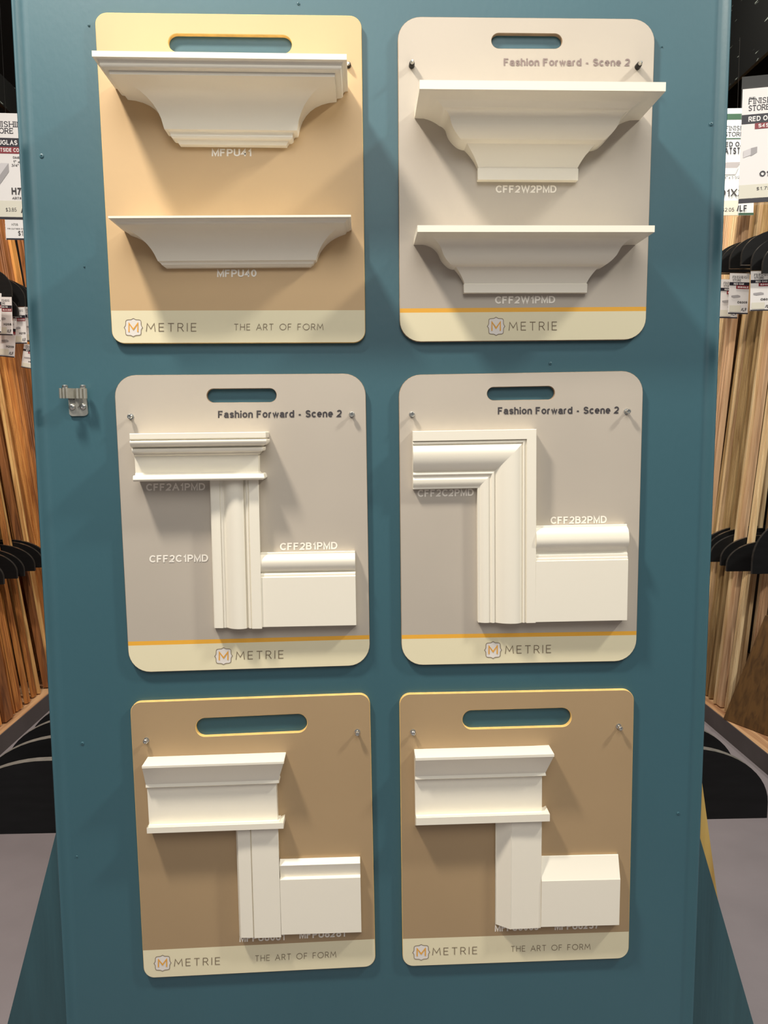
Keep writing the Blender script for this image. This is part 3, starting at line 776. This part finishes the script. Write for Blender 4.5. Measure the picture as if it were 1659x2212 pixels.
# strips of lumber ----------------------------------------------------------
WOODS = [wood('honey_fir', (226, 160, 86), (176, 108, 48)), wood('amber_fir', (204, 136, 70), (150, 88, 40)), wood('brown_fir', (166, 106, 58), (112, 66, 34)), wood('pale_fir', (238, 190, 122), (200, 140, 80))]
OAKS = [wood('pale_oak', (238, 212, 166), (212, 178, 130)), wood('pink_oak', (224, 188, 148), (196, 154, 116)), wood('tan_oak', (206, 174, 132), (172, 136, 98)), wood('olive_oak', (188, 158, 110), (152, 120, 76))]
_T = ['first', 'second', 'third', 'fourth', 'fifth', 'sixth', 'seventh', 'eighth', 'ninth', 'tenth', 'eleventh', 'twelfth', 'thirteenth', 'fourteenth', 'fifteenth', 'sixteenth', 'seventeenth', 'eighteenth', 'nineteenth', 'twentieth']
ORD = _T + ['twenty-' + q for q in _T[:9]] + ['thirtieth'] + ['thirty-' + q for q in _T[:9]] + ['fortieth'] + ['forty-' + q for q in _T[:9]]
def strip(name, foot, top, w, t, m, shape):
    """one length of lumber from foot to top; w across the aisle view (along Y), t in depth of the lean"""
    F0 = Vector(foot); T0 = Vector(top); a = (T0 - F0).normalized()
    wd = Vector((0, 1, 0)); wd = (wd - a*wd.dot(a)).normalized(); td = a.cross(wd)
    if td.x*(1 if foot[0] > 0 else -1) > 0: td = -td               # towards the aisle
    if shape == 0: cs = [(-.5, 0), (.5, 0), (.5, 1), (.46, 1.06), (-.46, 1.06), (-.5, 1)]
    elif shape == 1: cs = [(-.5, 0), (.5, 0), (.5, .5), (.42, .8), (.25, 1), (.05, .95), (0, .7), (-.2, .75), (-.4, .6), (-.5, .4)]
    elif shape == 2: cs = [(-.5, 0), (.5, 0), (.5, .9), (.2, .9), (.17, .6), (-.17, .6), (-.2, .9), (-.5, .9)]
    else: cs = [(-.5, 0), (.5, 0), (.5, 1), (.34, 1), (.31, .55), (.27, .85), (.05, 1), (.0, .5), (-.05, .5), (-.1, .9), (-.3, .95), (-.34, .5), (-.38, .8), (-.5, .7)]
    L = (T0 - F0).length
    P = [F0 + wd*x*w + td*y*t for x, y in cs]
    P = [p + a*((F0.z - p.z)/a.z if False else 0) for p in P]
    return Geo().prism(P, a*L).build(name, m, None)
random.seed(5)
def bins(side, y0, y1):
    """free stretches of the deck between the dividers"""
    cuts = sorted(FINS[side]); out = []; y = y0
    for a, b in cuts:
        if a - .004 > y: out.append((y, a - .004))
        y = max(y, b + .004)
    out.append((y, y1)); return [q for q in out if q[1] - q[0] > .018]
def fill(side, xf, mats, kind, where, group, y0, y1, seed, lean):
    rnd = random.Random(seed); i = 0
    spots = []
    for a, b in bins(side, y0, y1):
        y = a
        while b - y > .016:
            w = min(rnd.choice([.026, .036, .048, .06, .085]), b - y)
            if b - y - w < .016: w = b - y
            spots.append((y, w)); y += w + .0025
    for layer in (0, 1):
        for (y, w) in spots:
            t = rnd.choice([.016, .02, .026]); dx = .03 + .012*rnd.random() + layer*.16
            mi = rnd.choice([0, 1, 2, 0, 3, 1]); fx = xf + side*(dx + .03)
            top = xf + side*(dx + .03 + lean + .02*rnd.random())
            strip_spec.append((layer, y + w/2, w - .001, fx, top, t, mi, rnd.choice([0, 1, 2, 3, 3]) if w > .03 else 0, (2.95 if layer else 2.6) + .5*rnd.random()))
    for layer, y, w, fx, top, t, mi, sh, zt in strip_spec:
        o = strip('lumber_strip', (fx, y, DH + .006), (top, y, zt), w, t, mats[mi], sh)
        row = [q[1] for q in strip_spec if q[0] == layer]
        k = sorted(row).index(y)
        o['label'] = kind[mi] + ' leaning in the ' + where + ' rack, ' + ('front' if layer == 0 else 'back') + ' row, ' + (ORD[k] + ' from the front end' if k else 'nearest the camera')
        o['category'] = 'lumber'; o['group'] = group
    strip_spec.clear()
strip_spec = []
FIRK = ['honey-coloured fir strip', 'amber fir strip', 'dark brown fir strip', 'pale fir strip']
OAKK = ['pale oak strip', 'pinkish oak strip', 'tan oak strip', 'olive-brown oak strip']
fill(-1, XL, WOODS, FIRK, 'left', 'fir strips in the left rack', hitX(-40, 1580, XL).y, hitX(112, 1460, XL).y + 1.0, 3, .34)
A = hitZ(1568, 1554, DH + .003); B = hitZ(1672, 1594, DH + .003); Tp = hitY(1659, 1330, A.y)
fill(1, XR, OAKS, OAKK, 'right', 'oak strips in the right rack', A.y + .012, hitX(1512, 1460, XR).y + .95, 8, .24)
upv = (Tp - A)*1.0
g = Geo(); tk = Vector((-.010, .008, 0))
P = [A, B, B + upv, A + upv]
g.prism(P, tk, 0, 1)
tag(g.build('plywood_sheet', [wood('brown_plywood', (104, 74, 38), (76, 52, 26)), wood('plywood_edge', (196, 160, 96), (150, 112, 60))]),
    'dark brown plywood sheet with pale edge leaning at the front of the right rack', 'lumber')
# ------------------------------------------------------------------ price signs and tags
T_FIN = stroke_text('FINISHING', .13, .26, True); T_STORE = stroke_text('STORE', .14, .24, True); T_THE = stroke_text('THE', .14, .2, True)
def card(name, label, cat, group, tl, w, h, ang, items, m=PAPER, sleeve=None, tilt=0.0, hang=0.05):
    """a card whose upper left corner is at world point tl, turned by ang about the vertical, tilted in its own plane;
    items: (part name, kind, ...) in fractions of width/height measured from the upper left"""
    U = Vector((math.cos(ang)*math.cos(tilt), math.sin(ang)*math.cos(tilt), math.sin(tilt)))
    D = Vector((math.cos(ang)*math.sin(tilt), math.sin(ang)*math.sin(tilt), -math.cos(tilt)))
    N = U.cross(D).normalized()                                      # away from the viewer
    if N.y < 0: N = -N
    tl = Vector(tl)
    def W(x, y, off=0): return tl + U*(x*w) + D*(y*h) - N*off
    c = W(.5, 1)
    root = thing(name, label, cat, c, group)
    Geo().prism([W(0,0), W(1,0), W(1,1), W(0,1)], N*.0012).build('card', m, root)
    k = 0; made = {}
    for it in items:
        nm, kd = it[0], it[1]
        k += 1; off = .0006 + .00025*k
        par = made.get({'title_lettering': 'title_band', 'accent_lettering': 'accent_band', 'price_lettering': 'price_sticker'}.get(nm), root)
        if kd == 'rect':
            x0, y0, x1, y1, mm = it[2:7]
            made[nm] = obj(nm, [W(x0,y0,off), W(x1,y0,off), W(x1,y1,off), W(x0,y1,off)], [(0,1,2,3)], mm, root)
        elif kd == 'poly':
            pts, mm = it[2:4]
            P = [W(a, b, off) for a, b in pts]; obj(nm, P, tessellate_polygon([P]), mm, root)
        elif kd == 'txt':
            geo, x0, x1, yb, cap, mm = it[2:8]
            V, Fc = geo
            obj(nm, [W(x0 + v.x*(x1-x0), yb - v.y*cap, off + v.z*.00003) for v in V], Fc, mm, par)
    if sleeve:
        x0, y0, x1, y1 = sleeve
        obj('sleeve', [W(x0,y0,-.003), W(x1,y0,-.003), W(x1,y1,-.003), W(x0,y1,-.003)], [(0,1,2,3)], PLASTIC, root, label='clear plastic sleeve')
    if hang:
        a = W(.5, .02, -.001); b = a + Vector((0, .004, hang))
        Geo().lathe(a, b - a, [(.0009, 0), (.0009, (b-a).length)], 6).build('hanger', SCREWBLACK, root)
    return root
BOX3 = lambda x, y, s, r: [(x, y), (x + s, y - s*.25*r), (x + s*1.4, y), (x + s*1.4, y + s*.5*r), (x + s*.4, y + s*.75*r), (x, y + s*.5*r)]
# right aisle, large sign in a sleeve
p = hitY(1604.5, 193, 1.9); q = hitY(1604.5, 440, 1.9)
hR = p.z - q.z; wR = hR*.44
card('price_sign', 'large white sign with black RED OAK band in a clear sleeve, upper right edge', 'sign', None, p, wR, hR, -.25, [
    ('lettering', 'txt', T_THE, .13, .24, .095, .02, TAGBLACK), ('lettering', 'txt', T_FIN, .13, .80, .135, .05, TAGBLACK), ('lettering', 'txt', T_STORE, .13, .52, .195, .05, TAGBLACK),
    ('title_band', 'rect', 0, .225, 1, .305, TAGBLACK), ('title_lettering', 'txt', font_text('RED OAK', .02), .14, .66, .287, .044, PAPER),
    ('accent_band', 'rect', .26, .305, 1, .355, TAGRED), ('accent_lettering', 'txt', font_text('S4S', .02), .33, .52, .345, .032, PAPER),
    ('picture', 'poly', [(.06,.54),(.20,.52),(.20,.58),(.06,.60)], TAGLIGHT), ('picture', 'poly', [(.20,.52),(.32,.51),(.32,.56),(.20,.59)], TAGGREY),
    ('code_lettering', 'txt', font_text('O1X1', .02), .40, .74, .775, .05, TAGBLACK),
    ('price_sticker', 'rect', 0, .84, 1, .96, STICKER), ('price_lettering', 'txt', font_text('$1.75', .0), .34, .60, .895, .03, INK_DARK),
    ('bottom_band', 'rect', 0, .965, 1, 1, TAGBLACK)], sleeve=(-.02, -.11, 1.02, 1.02), hang=.55)
# behind it, flat stock sign
p = hitY(1550, 234.5, 2.7); q = hitY(1550, 466, 2.7); hR = p.z - q.z; wR = hitY(1632, 300, 2.7).x - p.x
card('price_sign', 'pale flat-stock sign with green bands, between the teal panel and the larger sign', 'sign', None, p, wR, hR, -.05, [
    ('green_band', 'rect', 0, .05, 1, .105, TAGGREEN), ('lettering', 'txt', T_FIN, .22, .93, .205, .043, TAGBLACK), ('lettering', 'txt', T_STORE, .20, .66, .26, .043, TAGBLACK),
    ('rule', 'rect', 0, .275, 1, .285, TAGGREEN),
    ('title_lettering', 'txt', font_text('RED OAK', .02), .14, .78, .355, .045, TAGBLACK), ('title_lettering', 'txt', font_text('FLATSTOCK', .02), .04, .92, .425, .062, TAGBLACK),
    ('picture', 'poly', [(.18,.555),(.26,.50),(.62,.50),(.54,.555)], TAGGREY), ('picture', 'poly', [(.18,.555),(.54,.555),(.60,.53),(.50,.615),(.18,.615)], TAGLIGHT),
    ('size_lettering', 'txt', font_text('3/4" x 1-1/2"', .0), .14, .64, .655, .024, INK_DARK),
    ('code_lettering', 'txt', font_text('O1X2', .008), .11, .70, .82, .068, INK_DARK),
    ('price_sticker', 'rect', .02, .86, .60, 1, STICKER), ('price_lettering', 'txt', font_text('$2.05', .0), .20, .50, .965, .036, INK_DARK),
    ('unit_lettering', 'txt', font_text('/LF', .02), .58, .82, .965, .06, TAGBLACK), ('green_band', 'rect', .62, .978, 1.0, 1, TAGGREEN)], m=PAPER_C, hang=.35)
# left aisle, large sign cut by the edge of the picture
p = hitY(-38, 243, 2.15); q = hitY(-38, 473, 2.15); hL = p.z - q.z; wL = hitY(62, 300, 2.15).x - p.x
card('price_sign', 'large white sign with black and maroon bands, upper left edge', 'sign', None, p, wL, hL, .06, [
    ('lettering', 'txt', T_FIN, .13, .97, .13, .054, TAGBLACK), ('lettering', 'txt', T_STORE, .15, .64, .192, .054, TAGBLACK),
    ('title_band', 'rect', 0, .232, .97, .316, TAGBLACK), ('title_lettering', 'txt', font_text('DOUGLAS FIR', .02), .13, .95, .298, .046, PAPER),
    ('accent_band', 'rect', .1, .316, 1, .378, TAGRED), ('accent_lettering', 'txt', font_text('OUTSIDE CORNER', .02), .22, .99, .363, .036, PAPER),
    ('size_lettering', 'txt', font_text('DIMENSIONS', .01), .62, 1.0, .425, .02, INK_DARK), ('size_lettering', 'txt', font_text('1" x 1"', .0), .62, .86, .465, .024, INK_DARK), ('size_lettering', 'txt', font_text('3/4" x 3/4"', .0), .58, .98, .50, .024, INK_DARK),
    ('picture', 'poly', [(.10,.58),(.34,.47),(.51,.47),(.28,.60)], TAGLIGHT), ('picture', 'poly', [(.28,.60),(.51,.47),(.51,.55),(.28,.68)], TAGGREY),
    ('code_lettering', 'txt', font_text('H705', .02), .56, .95, .765, .065, INK_DARK), ('code_lettering', 'txt', font_text('ART# 25402', .01), .56, 1.0, .81, .022, INK_DARK),
    ('price_sticker', 'rect', .1, .825, .76, .98, STICKER), ('price_lettering', 'txt', font_text('$3.85', .0), .40, .63, .93, .038, INK_DARK),
    ('unit_lettering', 'txt', font_text('/LF', .02), .74, .98, .945, .06, INK_DARK), ('bottom_band', 'rect', 0, .98, 1, 1, TAGBLACK)], hang=.5)
p = hitY(10, 467, 2.1535); q = hitY(10, 518, 2.1535); wL = hitY(75, 480, 2.1535).x - p.x
card('price_tag', 'small price slip just under the large sign at the upper left edge', 'tag', None, p, wL, p.z-q.z, .06, [
    ('lettering', 'txt', font_text('H705', .0), .22, .42, .40, .10, INK_DARK), ('lettering', 'txt', font_text('FIR OUTSIDE CORNER', .0), .08, .8, .56, .06, INK_DARK),
    ('price_lettering', 'txt', font_text('$1.85', .0), .42, .82, .82, .22, INK_DARK), ('bottom_band', 'rect', .02, .93, 1, 1, TAGBLACK)], hang=0)
def small_tag(side, xoff, tlpx, wpx, hpx, code, title, sub, label, tilt=0.0, ang=0.0, m=PAPER, depth=None):
    y = depth
    p = hitY(tlpx[0], tlpx[1], y); q = hitY(tlpx[0], tlpx[1] + hpx, y); r = hitY(tlpx[0] + wpx, tlpx[1], y)
    return card('price_tag', label, 'tag', 'small hanging price tags', p, r.x-p.x, p.z-q.z, ang, [
        ('lettering', 'txt', T_FIN, .15, .85, .125, .06, TAGBLACK), ('lettering', 'txt', T_STORE, .15, .56, .20, .06, TAGBLACK),
        ('title_band', 'rect', 0, .22, 1, .30, TAGBLACK), ('title_lettering', 'txt', font_text(title, .02), .22, .72, .285, .045, PAPER),
        ('accent_band', 'rect', .34, .30, 1, .38, TAGRED), ('accent_lettering', 'txt', font_text(sub, .02), .42, .95, .36, .04, PAPER),
        ('picture', 'poly', BOX3(.12, .55, .32, .25), TAGGREY),
        ('code_lettering', 'txt', font_text(code, .02), .45, .92, .74, .055, INK_DARK),
        ('price_sticker', 'rect', .05, .79, .62, .95, STICKER), ('unit_lettering', 'txt', font_text('/LF', .02), .66, .92, .93, .08, INK_DARK),
        ('bottom_band', 'rect', 0, .97, 1, 1, TAGBLACK)], m=m, tilt=tilt, hang=.03)
def tagdepth(px, py, x): return hitX(px, py, x).y
dR = lambda px, py: tagdepth(px, py, XR) - .012
dL = lambda px, py: tagdepth(px, py, XL) - .012
small_tag(1, 0, (1577, 590), 43, 88, 'O6009', 'RED OAK', 'SHINGLE', 'white tag under the second divider tip beside the teal panel, right rack', depth=dR(1577, 580) , tilt=-.02)
small_tag(1, 0, (1558, 603), 40, 84, 'O6010', 'RED OAK', 'BASE', 'white tag half hidden behind the one in front, right rack', depth=dR(1556, 589), tilt=-.03, m=PAPER)
small_tag(1, 0, (1622, 586), 50, 86, 'O6036', 'RED OAK', 'SHOE', 'white tag at the right edge of the photo under a black divider', depth=dR(1624, 584), tilt=.02)
small_tag(1, 0, (1536, 616), 30, 68, 'O6012', 'RED OAK', 'STOP', 'narrow white tag beside the teal panel, mostly hidden, right rack', depth=dR(1541, 592), tilt=-.02)
small_tag(-1, 0, (-22, 632), 25, 85, 'H207', 'FIR', 'CASING', 'bright white tag cut by the left edge of the photo', depth=dL(5, 640)-.06, tilt=-.06)
small_tag(-1, 0, (-8, 641), 33, 83, 'H208', 'DOUG FIR', 'BASE', 'white tag under the nearest divider tip, left rack', depth=dL(25, 640), tilt=-.02)
small_tag(-1, 0, (2, 690), 33, 80, 'H209', 'DOUG FIR', 'L', 'dull tag hanging lowest under the small divider, left rack', depth=dL(39, 684), tilt=-.10)
small_tag(-1, 0, (26, 664), 27, 79, 'H210', 'DOUG FIR', 'CASING', 'white tag under the middle divider tip, left rack', depth=dL(54, 662), tilt=.02)
small_tag(-1, 0, (52, 663), 30, 75, 'H211', 'DOUG FIR', 'BASE', 'white tag touching the teal panel edge, left rack', depth=dL(68, 666), tilt=.0)
small_tag(-1, 0, (52, 742), 34, 52, 'H212', 'FIR', 'STOP', 'lower tilted grey tag by the teal panel edge, left rack', depth=dL(68, 666)-.03, tilt=-.18)
